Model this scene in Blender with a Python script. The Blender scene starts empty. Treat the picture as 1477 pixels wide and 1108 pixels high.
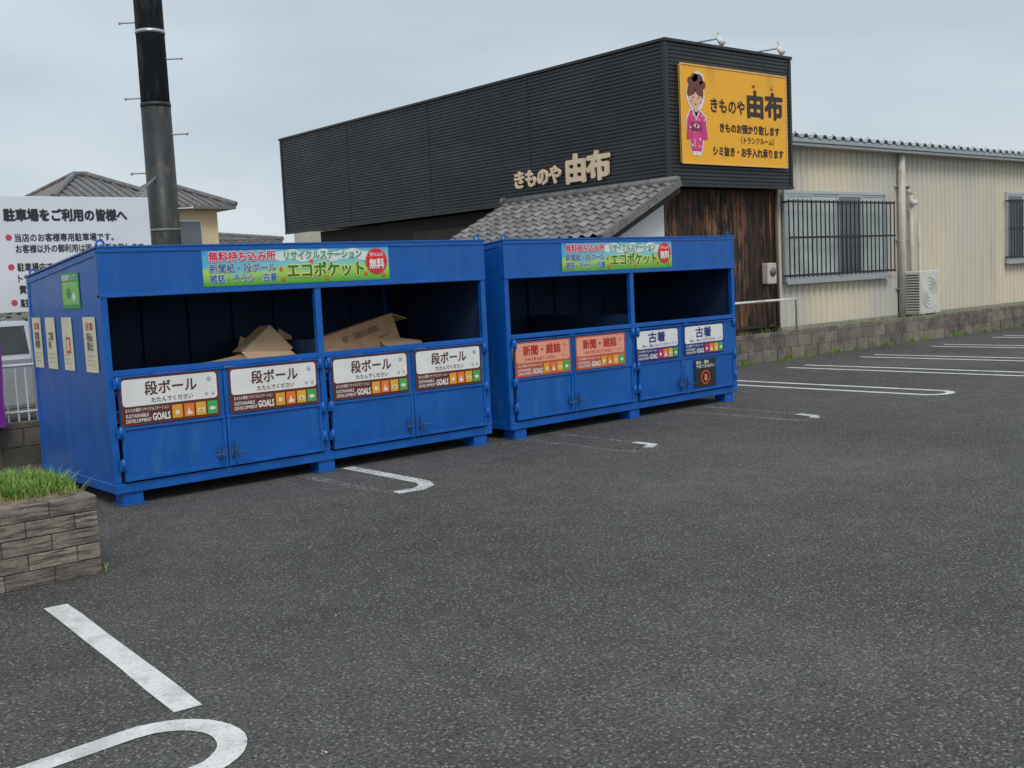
import bpy, math, random
from mathutils import Vector, Matrix
random.seed(7)
S=bpy.context.scene
COL=bpy.context.collection
V=Vector
# ---------------------------------------------------------------- materials
def nt(name):
    m=bpy.data.materials.new(name); m.use_nodes=True
    t=m.node_tree; return m,t,t.nodes,t.links,t.nodes['Principled BSDF']
def mulcol(t,col_socket_or_col,fac_socket):
    n=t.nodes.new('ShaderNodeVectorMath'); n.operation='SCALE'
    if isinstance(col_socket_or_col,tuple): n.inputs[0].default_value=col_socket_or_col[:3]
    else: t.links.new(col_socket_or_col,n.inputs[0])
    t.links.new(fac_socket,n.inputs['Scale']); return n.outputs[0]
def noise(t,scale,detail=3,vec=None,rough=.55,stretch=None):
    tc=t.nodes.new('ShaderNodeTexCoord'); n=t.nodes.new('ShaderNodeTexNoise')
    n.inputs['Scale'].default_value=scale; n.inputs['Detail'].default_value=detail; n.inputs['Roughness'].default_value=rough
    if stretch:
        mp=t.nodes.new('ShaderNodeMapping'); mp.inputs['Scale'].default_value=stretch
        t.links.new(tc.outputs['Object'],mp.inputs[0]); t.links.new(mp.outputs[0],n.inputs['Vector'])
    else: t.links.new(tc.outputs['Object'],n.inputs['Vector'])
    return n.outputs['Fac']
def mrange(t,s,a,b,c,d):
    n=t.nodes.new('ShaderNodeMapRange'); t.links.new(s,n.inputs[0])
    for i,v in enumerate((a,b,c,d)): n.inputs[i+1].default_value=v
    return n.outputs[0]
def mixc(t,f,a,b):
    n=t.nodes.new('ShaderNodeMix'); n.data_type='RGBA'
    if isinstance(f,float): n.inputs[0].default_value=f
    else: t.links.new(f,n.inputs[0])
    for i,c in ((6,a),(7,b)):
        if isinstance(c,tuple): n.inputs[i].default_value=(c[0],c[1],c[2],1)
        else: t.links.new(c,n.inputs[i])
    return n.outputs[2]
def M(name,col,rough=.5,metal=0,var=.08,scale=4,bump=0,bscale=60,tint=False,dirt=None,dscale=2,drange=(.5,.75),stretch=None,spec=None,coat=0,dirt2=None):
    m,t,N,L,b=nt(name)
    nz=noise(t,scale,3)
    c=mulcol(t,tuple(col),mrange(t,nz,.3,.7,1-var,1+var))
    if tint:
        a=N.new('ShaderNodeAttribute'); a.attribute_name='tint'
        vm=N.new('ShaderNodeVectorMath'); vm.operation='MULTIPLY'; L.new(c,vm.inputs[0]); L.new(a.outputs['Color'],vm.inputs[1]); c=vm.outputs[0]
    if dirt2:
        c=mixc(t,mrange(t,noise(t,dirt2[1],3,stretch=dirt2[2]),dirt2[3][0],dirt2[3][1],0,dirt2[4]),c,tuple(dirt2[0]))
    if dirt:
        df=mrange(t,noise(t,dscale,5,stretch=stretch,rough=.65),drange[0],drange[1],0,1)
        c=mixc(t,df,c,tuple(dirt))
    L.new(c,b.inputs['Base Color'])
    L.new(mrange(t,nz,.3,.7,max(0,rough-.08),min(1,rough+.08)),b.inputs['Roughness'])
    b.inputs['Metallic'].default_value=metal
    if spec is not None: b.inputs['Specular IOR Level'].default_value=spec
    if coat: b.inputs['Coat Weight'].default_value=coat
    if bump:
        bn=N.new('ShaderNodeBump'); bn.inputs['Strength'].default_value=bump; bn.inputs['Distance'].default_value=.01
        L.new(noise(t,bscale,4),bn.inputs['Height']); L.new(bn.outputs[0],b.inputs['Normal'])
    return m
_sim={}
def C(r,g,b,rough=.45):
    k=(r,g,b,rough)
    if k not in _sim:
        m,t,N,L,bs=nt('print_%d_%d_%d'%(r*255,g*255,b*255)); bs.inputs['Roughness'].default_value=rough
        L.new(mulcol(t,(r,g,b),mrange(t,noise(t,5,1),.3,.7,.93,1.04)),bs.inputs['Base Color']); _sim[k]=m
    return _sim[k]

blue=M('blue_paint',(.003,.100,.41),.36,var=.12,scale=2.2,dirt=(.035,.16,.40),dscale=1.6,drange=(.52,.9),stretch=(3,3,.7),bump=.09,bscale=5,dirt2=((.05,.06,.07),9,(5,5,.6),(.64,.8),.6))
blue2=M('blue_paint_trim',(.003,.105,.43),.36,var=.14,scale=5,dirt=(.06,.06,.07),dscale=16,drange=(.64,.78))
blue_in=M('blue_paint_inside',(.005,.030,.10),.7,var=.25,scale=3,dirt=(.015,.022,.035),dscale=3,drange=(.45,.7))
steel=M('latch_steel',(.05,.12,.25),.4,metal=.4,var=.2)
cardb=M('cardboard',(.38,.245,.135),.85,var=.14,scale=7,bump=.1,bscale=20,tint=True)
cardb2=M('cardboard_inner',(.50,.35,.21),.85,var=.1,scale=6)
clad=M('charcoal_cladding',(.030,.034,.036),.42,metal=.15,var=.12,scale=1.1,dirt=(.055,.06,.06),dscale=.7,drange=(.45,.8),stretch=(1,1,3))
cladtrim=M('charcoal_trim',(.03,.034,.037),.4,metal=.2,var=.1)
beige=M('beige_corrugated',(.68,.61,.47),.5,var=.07,scale=.8,dirt=(.36,.31,.24),dscale=1.3,drange=(.58,.95),stretch=(2.5,2.5,.25),dirt2=((.50,.50,.47),.35,(1,1,.2),(.42,.6),.8))
rooft=M('grey_roof_tile',(.17,.165,.165),.5,var=.25,scale=5,dirt=(.06,.058,.055),dscale=9,drange=(.5,.75))
plaster=M('white_plaster',(.75,.75,.73),.8,var=.06,scale=3,dirt=(.5,.49,.46),dscale=4,drange=(.55,.9))
darkwood=M('dark_wall',(.03,.024,.02),.7,var=.3,scale=4)
wood=M('weathered_boards',(.13,.06,.032),.75,var=.4,scale=3,tint=True,dirt=(.010,.008,.007),dscale=2.4,drange=(.40,.56),stretch=(6,6,1.0),bump=.4,bscale=30)
conc=M('concrete_block',(.20,.18,.15),.9,var=.25,scale=4,tint=True,dirt=(.06,.055,.045),dscale=3,drange=(.48,.72),bump=.4,bscale=60)
brick=M('planter_block',(.25,.215,.185),.9,var=.2,scale=11,tint=True,dirt=(.085,.07,.062),dscale=5,drange=(.46,.60),stretch=(1,1,9),bump=.9,bscale=45)
mortar=M('mortar',(.08,.072,.065),.95,var=.2,scale=20)
soil=M('soil',(.19,.14,.09),1,var=.4,scale=25,bump=1,bscale=40)
gravel=M('gravel_ground',(.2,.18,.155),1,var=.35,scale=30,bump=1,bscale=50)
earth=M('earth_ground',(.13,.13,.10),1,var=.3,scale=.4)
alum=M('aluminium',(.55,.56,.57),.35,metal=.6,var=.05)
whitep=M('white_painted_metal',(.7,.7,.68),.45,var=.06)
blackm=M('black_painted_metal',(.015,.015,.017),.45,var=.1)
pvc=M('beige_pipe',(.55,.51,.44),.5,var=.08,dirt=(.3,.27,.22),dscale=3,drange=(.55,.85))
acm=M('ac_casing',(.62,.61,.56),.5,var=.05,dirt=(.4,.37,.32),dscale=3,drange=(.6,.9))
gold=M('gold_letter',(.80,.62,.43),.5,var=.08)
yellow=M('orange_yellow_board',(.95,.45,.015),.4,var=.04)
poleM=M('pole_black_band',(.024,.027,.028),.5,var=.3,scale=5,dirt=(.10,.085,.045),dscale=5,drange=(.56,.72),stretch=(1,1,.5))
poleM2=M('pole_upper_paint',(.028,.030,.031),.7,var=.3,scale=4,dirt=(.12,.115,.11),dscale=3.5,drange=(.52,.64),stretch=(1,1,.35))
glassd=M('window_glass',(.10,.12,.13),.12,var=.3,scale=.9,spec=.8)
glassl=M('window_glass_frosted',(.46,.53,.50),.3,var=.2,scale=1.5)
def leafmat(name,c1,c2):
    m,t,N,L,b=nt(name)
    c=mixc(t,mrange(t,noise(t,14,2),.35,.65,0,1),c1,c2); L.new(c,b.inputs['Base Color']); b.inputs['Roughness'].default_value=.7; return m
grassM=leafmat('grass_blades',(.10,.23,.03),(.26,.37,.07))
dryM=leafmat('dry_grass',(.34,.27,.15),(.20,.16,.08))
treeM=leafmat('tree_foliage',(.03,.06,.02),(.06,.10,.03))

def asphalt(name,k=1.0):
    m,t,N,L,b=nt(name)
    big=mrange(t,noise(t,.30,5,rough=.65),.3,.7,.70,1.30)
    med=mrange(t,noise(t,4,4,rough=.7),.3,.7,.80,1.18)
    fn=noise(t,60,3,rough=.85)
    fine=mrange(t,fn,.34,.68,.22,1.95)
    mm=N.new('ShaderNodeMath'); mm.operation='MULTIPLY'; L.new(big,mm.inputs[0]); L.new(med,mm.inputs[1])
    m2=N.new('ShaderNodeMath'); m2.operation='MULTIPLY'; L.new(mm.outputs[0],m2.inputs[0]); L.new(fine,m2.inputs[1])
    c=mulcol(t,(.108*k,.106*k,.100*k),m2.outputs[0])
    tc=N.new('ShaderNodeTexCoord'); v=N.new('ShaderNodeTexVoronoi'); v.inputs['Scale'].default_value=75
    L.new(tc.outputs['Object'],v.inputs['Vector'])
    spk=N.new('ShaderNodeMath'); spk.operation='MULTIPLY'
    sep=N.new('ShaderNodeSeparateColor'); L.new(v.outputs['Color'],sep.inputs[0])
    a=mrange(t,sep.outputs[0],.66,.95,0,1); bb=mrange(t,v.outputs['Distance'],.25,.55,1,0)
    L.new(a,spk.inputs[0]); L.new(bb,spk.inputs[1])
    c=mixc(t,spk.outputs[0],c,(.42*k,.41*k,.385*k))
    L.new(c,b.inputs['Base Color']); b.inputs['Roughness'].default_value=.8
    b.inputs['Specular IOR Level'].default_value=.35
    bn=N.new('ShaderNodeBump'); bn.inputs['Strength'].default_value=.8; bn.inputs['Distance'].default_value=.008
    h=N.new('ShaderNodeMath'); h.operation='ADD'; L.new(v.outputs['Distance'],h.inputs[0]); L.new(fine,h.inputs[1])
    L.new(h.outputs[0],bn.inputs['Height']); L.new(bn.outputs[0],b.inputs['Normal'])
    return m
asph=asphalt('asphalt'); asph2=asphalt('asphalt_road',1.1)
def paint(name,lo,hi,col=(.76,.76,.74)):
    m,t,N,L,b=nt(name)
    f=mrange(t,noise(t,45,6,rough=.8),lo,hi,0,1)
    f2=mrange(t,noise(t,5,4),.35,.65,-.25,.15)
    ad=N.new('ShaderNodeMath'); ad.operation='ADD'; ad.use_clamp=True; L.new(f,ad.inputs[0]); L.new(f2,ad.inputs[1])
    L.new(mulcol(t,col,mrange(t,noise(t,60,3),.3,.7,.80,1.06)),b.inputs['Base Color']); b.inputs['Roughness'].default_value=.7
    tr=N.new('ShaderNodeBsdfTransparent'); mx=N.new('ShaderNodeMixShader')
    L.new(ad.outputs[0],mx.inputs[0]); L.new(tr.outputs[0],mx.inputs[1]); L.new(b.outputs[0],mx.inputs[2])
    L.new(mx.outputs[0],N['Material Output'].inputs[0]); return m
paintG=paint('white_road_paint',.31,.41); paintW=paint('worn_road_paint',.41,.48); paintF=paint('faded_road_paint',.54,.62,(.6,.6,.58))

# ---------------------------------------------------------------- geometry helpers
def E(name,loc=(0,0,0),rz=0):
    o=bpy.data.objects.new(name,None); COL.objects.link(o); o.location=loc; o.rotation_euler=(0,0,rz); o.empty_display_size=.2; return o
def mesh(name,par,vs,fs,mat,tints=None,smooth=False,bevel=0):
    me=bpy.data.meshes.new(name); me.from_pydata([tuple(v) for v in vs],[],fs); me.validate(); me.update()
    if mat: me.materials.append(mat)
    a=me.color_attributes.new('tint','FLOAT_COLOR','POINT') if (tints or mat is cardb) else None
    if a:
        for i in range(len(me.vertices)):
            c=tints[i] if tints else (1,1,1); a.data[i].color=(c[0],c[1],c[2],1)
    if smooth:
        for p in me.polygons: p.use_smooth=True
    o=bpy.data.objects.new(name,me); COL.objects.link(o)
    if par: o.parent=par
    if bevel:
        md=o.modifiers.new('b','BEVEL'); md.width=bevel; md.segments=2; md.limit_method='ANGLE'
    return o
BF=[(0,3,2,1),(4,5,6,7),(0,1,5,4),(1,2,6,5),(2,3,7,6),(3,0,4,7)]
def boxes(name,par,L,mat,bevel=0,jit=0):
    vs=[];fs=[];ts=[]
    for b in L:
        x0,x1,y0,y1,z0,z1=b[:6]; tn=b[6] if len(b)>6 else (1,1,1)
        if not isinstance(tn,tuple): tn=(tn,)*3
        k=len(vs)
        for z in(z0,z1):
            for x,y in((x0,y0),(x1,y0),(x1,y1),(x0,y1)): vs.append((x+random.uniform(-jit,jit),y+random.uniform(-jit,jit),z)); ts.append(tn)
        fs+= [tuple(k+i for i in f) for f in BF]
    return mesh(name,par,vs,fs,mat,ts,bevel=bevel)
def box(name,par,x0,x1,y0,y1,z0,z1,mat,bevel=0): return boxes(name,par,[(x0,x1,y0,y1,z0,z1)],mat,bevel)
def prism(name,par,pts,ex,mat,bevel=0):
    n=len(pts); vs=[V(p) for p in pts]+[V(p)+V(ex) for p in pts]
    fs=[tuple(range(n-1,-1,-1)),tuple(range(n,2*n))]+[(i,(i+1)%n,n+(i+1)%n,n+i) for i in range(n)]
    return mesh(name,par,vs,fs,mat,bevel=bevel)
def tube(name,par,pts,r,mat,seg=10,r2=None,cap=True):
    pts=[V(p) for p in pts]; vs=[];fs=[]
    n=len(pts)
    for i,p in enumerate(pts):
        d=(pts[min(i+1,n-1)]-pts[max(i-1,0)]).normalized()
        a=d.cross(V((0,0,1))) 
        if a.length<1e-3: a=d.cross(V((0,1,0)))
        a.normalize(); b=d.cross(a)
        rr=r if r2 is None else r+(r2-r)*i/(n-1)
        for k in range(seg):
            th=2*math.pi*k/seg; vs.append(p+a*rr*math.cos(th)+b*rr*math.sin(th))
    for i in range(n-1):
        for k in range(seg): fs.append((i*seg+k,i*seg+(k+1)%seg,(i+1)*seg+(k+1)%seg,(i+1)*seg+k))
    if cap: fs+=[tuple(range(seg-1,-1,-1)),tuple((n-1)*seg+k for k in range(seg))]
    return mesh(name,par,vs,fs,mat,smooth=seg>8)
def ribs(name,par,O,A,B,N,period,depth,mat,prof=((0,0),(.12,1),(.5,1),(.62,0))):
    O,A,B,N=V(O),V(A),V(B),V(N); n=int(round(B.length/period)); vs=[];fs=[];pl=[]
    for i in range(n):
        for a,h in prof: pl.append(((i+a)/n,h*depth))
    pl.append((1,0))
    for t,h in pl:
        vs.append(O+B*t+N*h); vs.append(O+B*t+N*h+A)
    for i in range(len(pl)-1): fs.append((2*i,2*i+1,2*i+3,2*i+2))
    return mesh(name,par,vs,fs,mat)
class F:  # flat-artwork frame: origin, right, up, normal
    def __init__(s,O,U,Vv,N): s.O,s.U,s.V,s.N=V(O),V(U),V(Vv),V(N)
    def p(s,u,v,l): return s.O+s.U*u+s.V*v+s.N*(.003+.0015*l)
def poly(par,name,pts,fr,mat,layer=0):
    c=(sum(p[0] for p in pts)/len(pts),sum(p[1] for p in pts)/len(pts))
    vs=[fr.p(c[0],c[1],layer)]+[fr.p(u,v,layer) for u,v in pts]; n=len(pts)
    return mesh(name,par,vs,[(0,i+1,(i+1)%n+1) for i in range(n)],mat)
def rect(par,name,u0,u1,v0,v1,fr,mat,layer=0,r=0):
    if r<=0: pts=[(u0,v0),(u1,v0),(u1,v1),(u0,v1)]
    else:
        pts=[]
        for cx,cy,a0 in((u1-r,v1-r,0),(u0+r,v1-r,90),(u0+r,v0+r,180),(u1-r,v0+r,270)):
            for k in range(6):
                a=math.radians(a0+18*k); pts.append((cx+r*math.cos(a),cy+r*math.sin(a)))
    return poly(par,name,pts,fr,mat,layer)
def disc(par,name,u,v,ru,rv,fr,mat,layer=0,n=20,star=0,rot=0):
    pts=[]
    for k in range(n):
        a=2*math.pi*k/n; q=1-(star if k%2 else 0)
        x,y=ru*q*math.cos(a),rv*q*math.sin(a)
        pts.append((u+x*math.cos(rot)-y*math.sin(rot),v+x*math.sin(rot)+y*math.cos(rot)))
    return poly(par,name,pts,fr,mat,layer)
# lettering: glyph outlines thickened by overlaying copies nudged around a small circle (each a hair proud of the last)
def text(par,name,body,u0,u1,v0,v1,fr,mat,layer=2,bold=.02,ext=0):
    cu=bpy.data.curves.new('tmp','FONT'); cu.body=body; cu.size=1; cu.resolution_u=2; cu.extrude=ext
    ob=bpy.data.objects.new('tmp',cu); COL.objects.link(ob); bpy.context.view_layer.update()
    me=bpy.data.meshes.new_from_object(ob.evaluated_get(bpy.context.evaluated_depsgraph_get()))
    bpy.data.objects.remove(ob)
    co=[v.co.copy() for v in me.vertices]; fs=[tuple(p.vertices) for p in me.polygons]; bpy.data.meshes.remove(me)
    if not co: return None
    xs=[c.x for c in co]; ys=[c.y for c in co]; a,b,c,d=min(xs),max(xs),min(ys),max(ys)
    lines=body.count('\n')+1; ps=(v1-v0)/max(1e-6,(d-c)); sh=bold*ps
    offs=[(0,0)]
    if bold>0:
        k=6 if bold<.045 else 10
        offs+=[(math.cos(2*math.pi*i/k),math.sin(2*math.pi*i/k)) for i in range(k)]
    vs=[];ff=[]
    u0+=sh;u1-=sh;v0+=sh;v1-=sh
    for j,(ox,oy) in enumerate(offs):
        n0=len(vs)
        for q in co: vs.append(fr.p(u0+(q.x-a)/(b-a)*(u1-u0)+ox*sh,v0+(q.y-c)/(d-c)*(v1-v0)+oy*sh,layer)+fr.N*(q.z+j*.00010))
        ff+=[tuple(n0+i for i in f) for f in fs]
    return mesh(name,par,vs,ff,mat)
def otext(par,name,body,u0,u1,v0,v1,fr,mat,omat,layer=2,bold=.02,ob=.06):
    g=(v1-v0)*(ob-bold)
    text(par,name+'_outline',body,u0-g,u1+g,v0-g,v1+g,fr,omat,layer,ob); text(par,name,body,u0,u1,v0,v1,fr,mat,layer+1,bold)

white=C(.80,.80,.78); black=C(.02,.02,.02)
# ---------------------------------------------------------------- ground
g=mesh('ground',None,[(-600,-600,-.01),(700,-600,-.01),(700,900,-.01),(-600,900,-.01)],[(0,1,2,3)],earth)
mesh('parking_lot',None,[(-25,-25,0),(60,-25,0),(60,11.35,0),(-25,11.35,0)],[(0,1,2,3)],asph)
mesh('road',None,[(-60,11.35,0),(11.2,11.35,0),(11.2,28,0),(-60,28,0)],[(0,1,2,3)],asph2)
box('gravel_yard',None,11.2,60,11.40,40,-.005,.36,gravel)
# painted lines
def strip(name,par,pts,w,mat,z=.004,closed=False):
    pts=[V((p[0],p[1],0)) for p in pts]; vs=[];fs=[];n=len(pts)
    for i,p in enumerate(pts):
        d=(pts[min(i+1,n-1)]-pts[max(i-1,0)]).normalized(); q=V((-d.y,d.x,0))*w/2*random.uniform(.96,1.05)
        vs+=[(p.x+q.x,p.y+q.y,z),(p.x-q.x,p.y-q.y,z)]
    for i in range(n-1): fs.append((2*i,2*i+1,2*i+3,2*i+2))
    return mesh(name,par,vs,fs,mat)
pl=E('parking_line_markings')
def ushape(x0,x1,ytop,yend,w,mat,nm,dx=0):
    r=(x1-x0)/2; cx=(x0+x1)/2; pts=[(x0+dx,ytop)]
    for k in range(13):
        a=math.pi+math.pi*k/12; pts.append((cx+r*math.cos(a),yend+r+r*math.sin(a)))
    pts.append((x1+dx,ytop)); strip(nm,pl,pts,w,mat)
strip('stall_line_near',pl,[(1.745,5.87),(1.735,5.6),(1.71,5.2),(1.685,4.7),(1.66,4.3),(1.64,3.98)],.115,paintG)
pts=[(-2.5,3.62),(-.5,3.76),(.6,3.84),(1.0,3.87)]
for k in range(17):
    a=math.radians(95-170*k/16); pts.append((1.395+.245*math.cos(a),3.66+.245*math.sin(a)))
pts+=[(1.0,3.38),(-2.5,3.15)]
strip('stall_loop_near',pl,pts,.105,paintG)
strip('worn_loop',pl,[(5.04,8.3),(5.04,7.15),(4.97,7.0),(4.84,6.93),(4.64,6.95)],.12,paintW)
strip('worn_loop_left',pl,[(4.58,8.3),(4.58,7.15),(4.66,6.97)],.11,paintF)
ushape(7.02,7.47,8.3,6.7,.10,paintF,'faded_loop_1'); strip('faded_loop_1b',pl,[(7.3,6.78),(7.46,6.86),(7.47,7.1)],.1,paintW,z=.006)
ushape(9.45,9.9,8.3,6.6,.10,paintF,'faded_loop_2'); strip('faded_loop_2b',pl,[(9.86,6.95),(9.82,6.72),(9.7,6.62)],.1,paintW,z=.006)
for i,x in enumerate((12.0,14.4,16.45,18.8,21.15,23.5)):
    ushape(x,x+.46,10.3 if i else 10.0,6.5,.10,paintG,'stall_loop_%d'%i,dx=-.03)
# leaf litter / small debris
def litter(name,n,mat,smin,smax,dens=.75):
    vs=[];fs=[]
    for i in range(n):
        x,y=random.uniform(1.5,12),random.uniform(5.5,8.2) if random.random()<dens else random.uniform(2.5,5.5); s=random.uniform(smin,smax); a=random.random()*6
        k=len(vs)
        for j in range(4): vs.append((x+s*math.cos(a+j*1.57)*(1 if j%2 else .5),y+s*math.sin(a+j*1.57)*(1 if j%2 else .5),.005+random.uniform(0,.006)))
        fs.append((k,k+1,k+2,k+3))
    mesh(name,None,vs,fs,mat)
litter('fallen_leaves',190,dryM,.004,.014); litter('paint_flakes',110,C(.6,.6,.58),.003,.010,.6)

# ---------------------------------------------------------------- recycling bins
W,H1,HB,DP=3.72,1.97,1.80,1.74
def sdg(par,fr,u0,u1,v0,v1,scheme,title,sub,tcol,base,panel):
    w=u1-u0;h=v1-v0
    rect(par,'label_base',u0,u1,v0,v1,fr,base,0)
    rect(par,'label_panel',u0+.02*w,u1-.02*w,v0+.40*h,v0+.96*h,fr,panel,1,r=.05*h*1.6)
    if scheme=='a':
        text(par,'label_title',title,u0+.24*w,u0+.77*w,v0+.60*h,v0+.90*h,fr,tcol,2,.022)
        text(par,'label_sub',sub,u0+.30*w,u0+.72*w,v0+.445*h,v0+.55*h,fr,tcol,2,.015)
    elif scheme=='b':
        text(par,'label_title',title,u0+.14*w,u0+.82*w,v0+.60*h,v0+.90*h,fr,tcol,2,.03)
        text(par,'label_sub',sub,u0+.17*w,u0+.72*w,v0+.45*h,v0+.55*h,fr,tcol,2,.015)
    else:
        text(par,'label_title',title,u0+.28*w,u0+.68*w,v0+.57*h,v0+.92*h,fr,tcol,2,.03)
        text(par,'label_sub',sub,u0+.14*w,u0+.80*w,v0+.44*h,v0+.53*h,fr,tcol,2,.015)
    for cu,cv,rr in ((.90,.82,.05),(.865,.50,.035),(.935,.50,.035)):
        if scheme=='c' and cv==.82: continue
        R=rr*h; disc(par,'emblem',u0+cu*w,v0+cv*h,R,R,fr,tcol,2,16); disc(par,'emblem_hole',u0+cu*w,v0+cv*h,R*.78,R*.78,fr,panel,3,16)
        disc(par,'emblem_mark',u0+cu*w,v0+cv*h,R*.5,R*.5,fr,tcol,4,6,star=.5)
    text(par,'label_small','おもちお買得 リサイクルステーション',u0+.04*w,u0+.47*w,v0+.28*h,v0+.36*h,fr,white,2,.01)
    text(par,'label_small','SUSTAINABLE\nDEVELOPMENT',u0+.04*w,u0+.29*w,v0+.06*h,v0+.24*h,fr,white,2,.015)
    text(par,'label_small','GOALS',u0+.30*w,u0+.48*w,v0+.06*h,v0+.22*h,fr,white,2,.03)
    cs=[(.80,.36,.02),(.85,.20,.03),(.78,.42,.03),(.07,.42,.10)] if scheme!='c' else [(.5,.02,.12),(.8,.2,.03),(.75,.45,.03),(.05,.4,.1)]
    for i,c in enumerate(cs):
        a=u0+(.50+.122*i)*w; s=.105*w
        rect(par,'goal_tile',a,a+s,v0+.06*h,v0+.34*h,fr,C(*c),2)
        if i==2: 
            for q in (.35,.65): disc(par,'goal_icon',a+q*s,v0+.17*h,.2*s,.2*s,fr,white,3,12); disc(par,'goal_icon',a+q*s,v0+.17*h,.1*s,.1*s,fr,C(*c),4,12)
        elif i==0: disc(par,'goal_icon',a+.5*s,v0+.18*h,.28*s,.28*s,fr,white,3,16,star=.4)
        elif i==1: poly(par,'goal_icon',[(a+.2*s,v0+.1*h),(a+.8*s,v0+.1*h),(a+.75*s,v0+.17*h),(a+.55*s,v0+.17*h),(a+.5*s,v0+.27*h),(a+.35*s,v0+.17*h)],fr,white,3)
        else: disc(par,'goal_icon',a+.5*s,v0+.18*h,.3*s,.18*s,fr,white,3,14)
def bannermat(x0,x1,z0,z1):
    m,t,N,L,b=nt('banner_print')
    tc=N.new('ShaderNodeTexCoord'); sp=N.new('ShaderNodeSeparateXYZ'); L.new(tc.outputs['Object'],sp.inputs[0])
    v=mrange(t,sp.outputs[2],z0,z1,0,1); u=mrange(t,sp.outputs[0],x0,x1,0,1)
    ns=noise(t,5,2)
    ad=N.new('ShaderNodeMath'); ad.operation='ADD'; L.new(v,ad.inputs[0]); L.new(mrange(t,ns,.3,.7,-.15,.15),ad.inputs[1])
    sky=mixc(t,mrange(t,u,0,.45,0,1),(.10,.45,.68),(.22,.62,.66))
    sky=mixc(t,mrange(t,ad.outputs[0],.85,1.05,0,1),sky,(.04,.28,.66))
    gr=mixc(t,mrange(t,v,.0,.35,0,1),(.05,.38,.04),(.42,.70,.12))
    c=mixc(t,mrange(t,ad.outputs[0],.36,.5,0,1),gr,sky)
    L.new(c,b.inputs['Base Color']); b.inputs['Roughness'].default_value=.4; return m
def banner(par,u0,u1,v0,v1,fr):
    w=u1-u0;h=v1-v0
    mb=bannermat(u0,u1,v0,v1); rect(par,'banner_sheet',u0,u1,v0,v1,fr,mb,0)
    cl=C(.72,.80,.80)
    for k in range(9): disc(par,'cloud',u0+(.40+.056*k)*w,v0+(.78+.05*math.sin(k*2.1))*h,.045*w,.14*h,fr,cl,1+.05*k,18)
    otext(par,'banner_text_free','無料持ち込み所',u0+.03*w,u0+.365*w,v0+.66*h,v0+.95*h,fr,C(.72,.02,.10),white,3,.03,.08)
    otext(par,'banner_text_paper','新聞紙・段ボール',u0+.03*w,u0+.365*w,v0+.37*h,v0+.61*h,fr,C(.02,.13,.33),white,3,.022,.065)
    otext(par,'banner_text_mags','雑誌・チラシ・古着',u0+.03*w,u0+.365*w,v0+.08*h,v0+.33*h,fr,C(.02,.13,.33),white,3,.022,.065)
    otext(par,'banner_text_station','リサイクルステーション',u0+.41*w,u0+.84*w,v0+.68*h,v0+.92*h,fr,C(.02,.33,.12),white,3,.03,.08)
    otext(par,'banner_text_eco','エコポケット',u0+.42*w,u0+.85*w,v0+.13*h,v0+.60*h,fr,C(.03,.22,.03),C(.85,.8,.25),3,.04,.09)
    for cu,cv in ((.40,.12),(.64,.1),(.555,.62),(.86,.2),(.965,.14),(.39,.42)): disc(par,'flower',u0+cu*w,v0+cv*h,.012*w,.075*h,fr,C(.85,.12,.03),5,12,star=.4)
    disc(par,'starburst',u0+.925*w,v0+.56*h,.066*w,.40*h,fr,C(.75,.02,.03),5,40,star=.10)
    text(par,'starburst_text','無料',u0+.88*w,u0+.97*w,v0+.32*h,v0+.64*h,fr,white,7,.035)
    text(par,'starburst_text','持ち込み',u0+.885*w,u0+.965*w,v0+.70*h,v0+.82*h,fr,white,7,.015)

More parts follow.
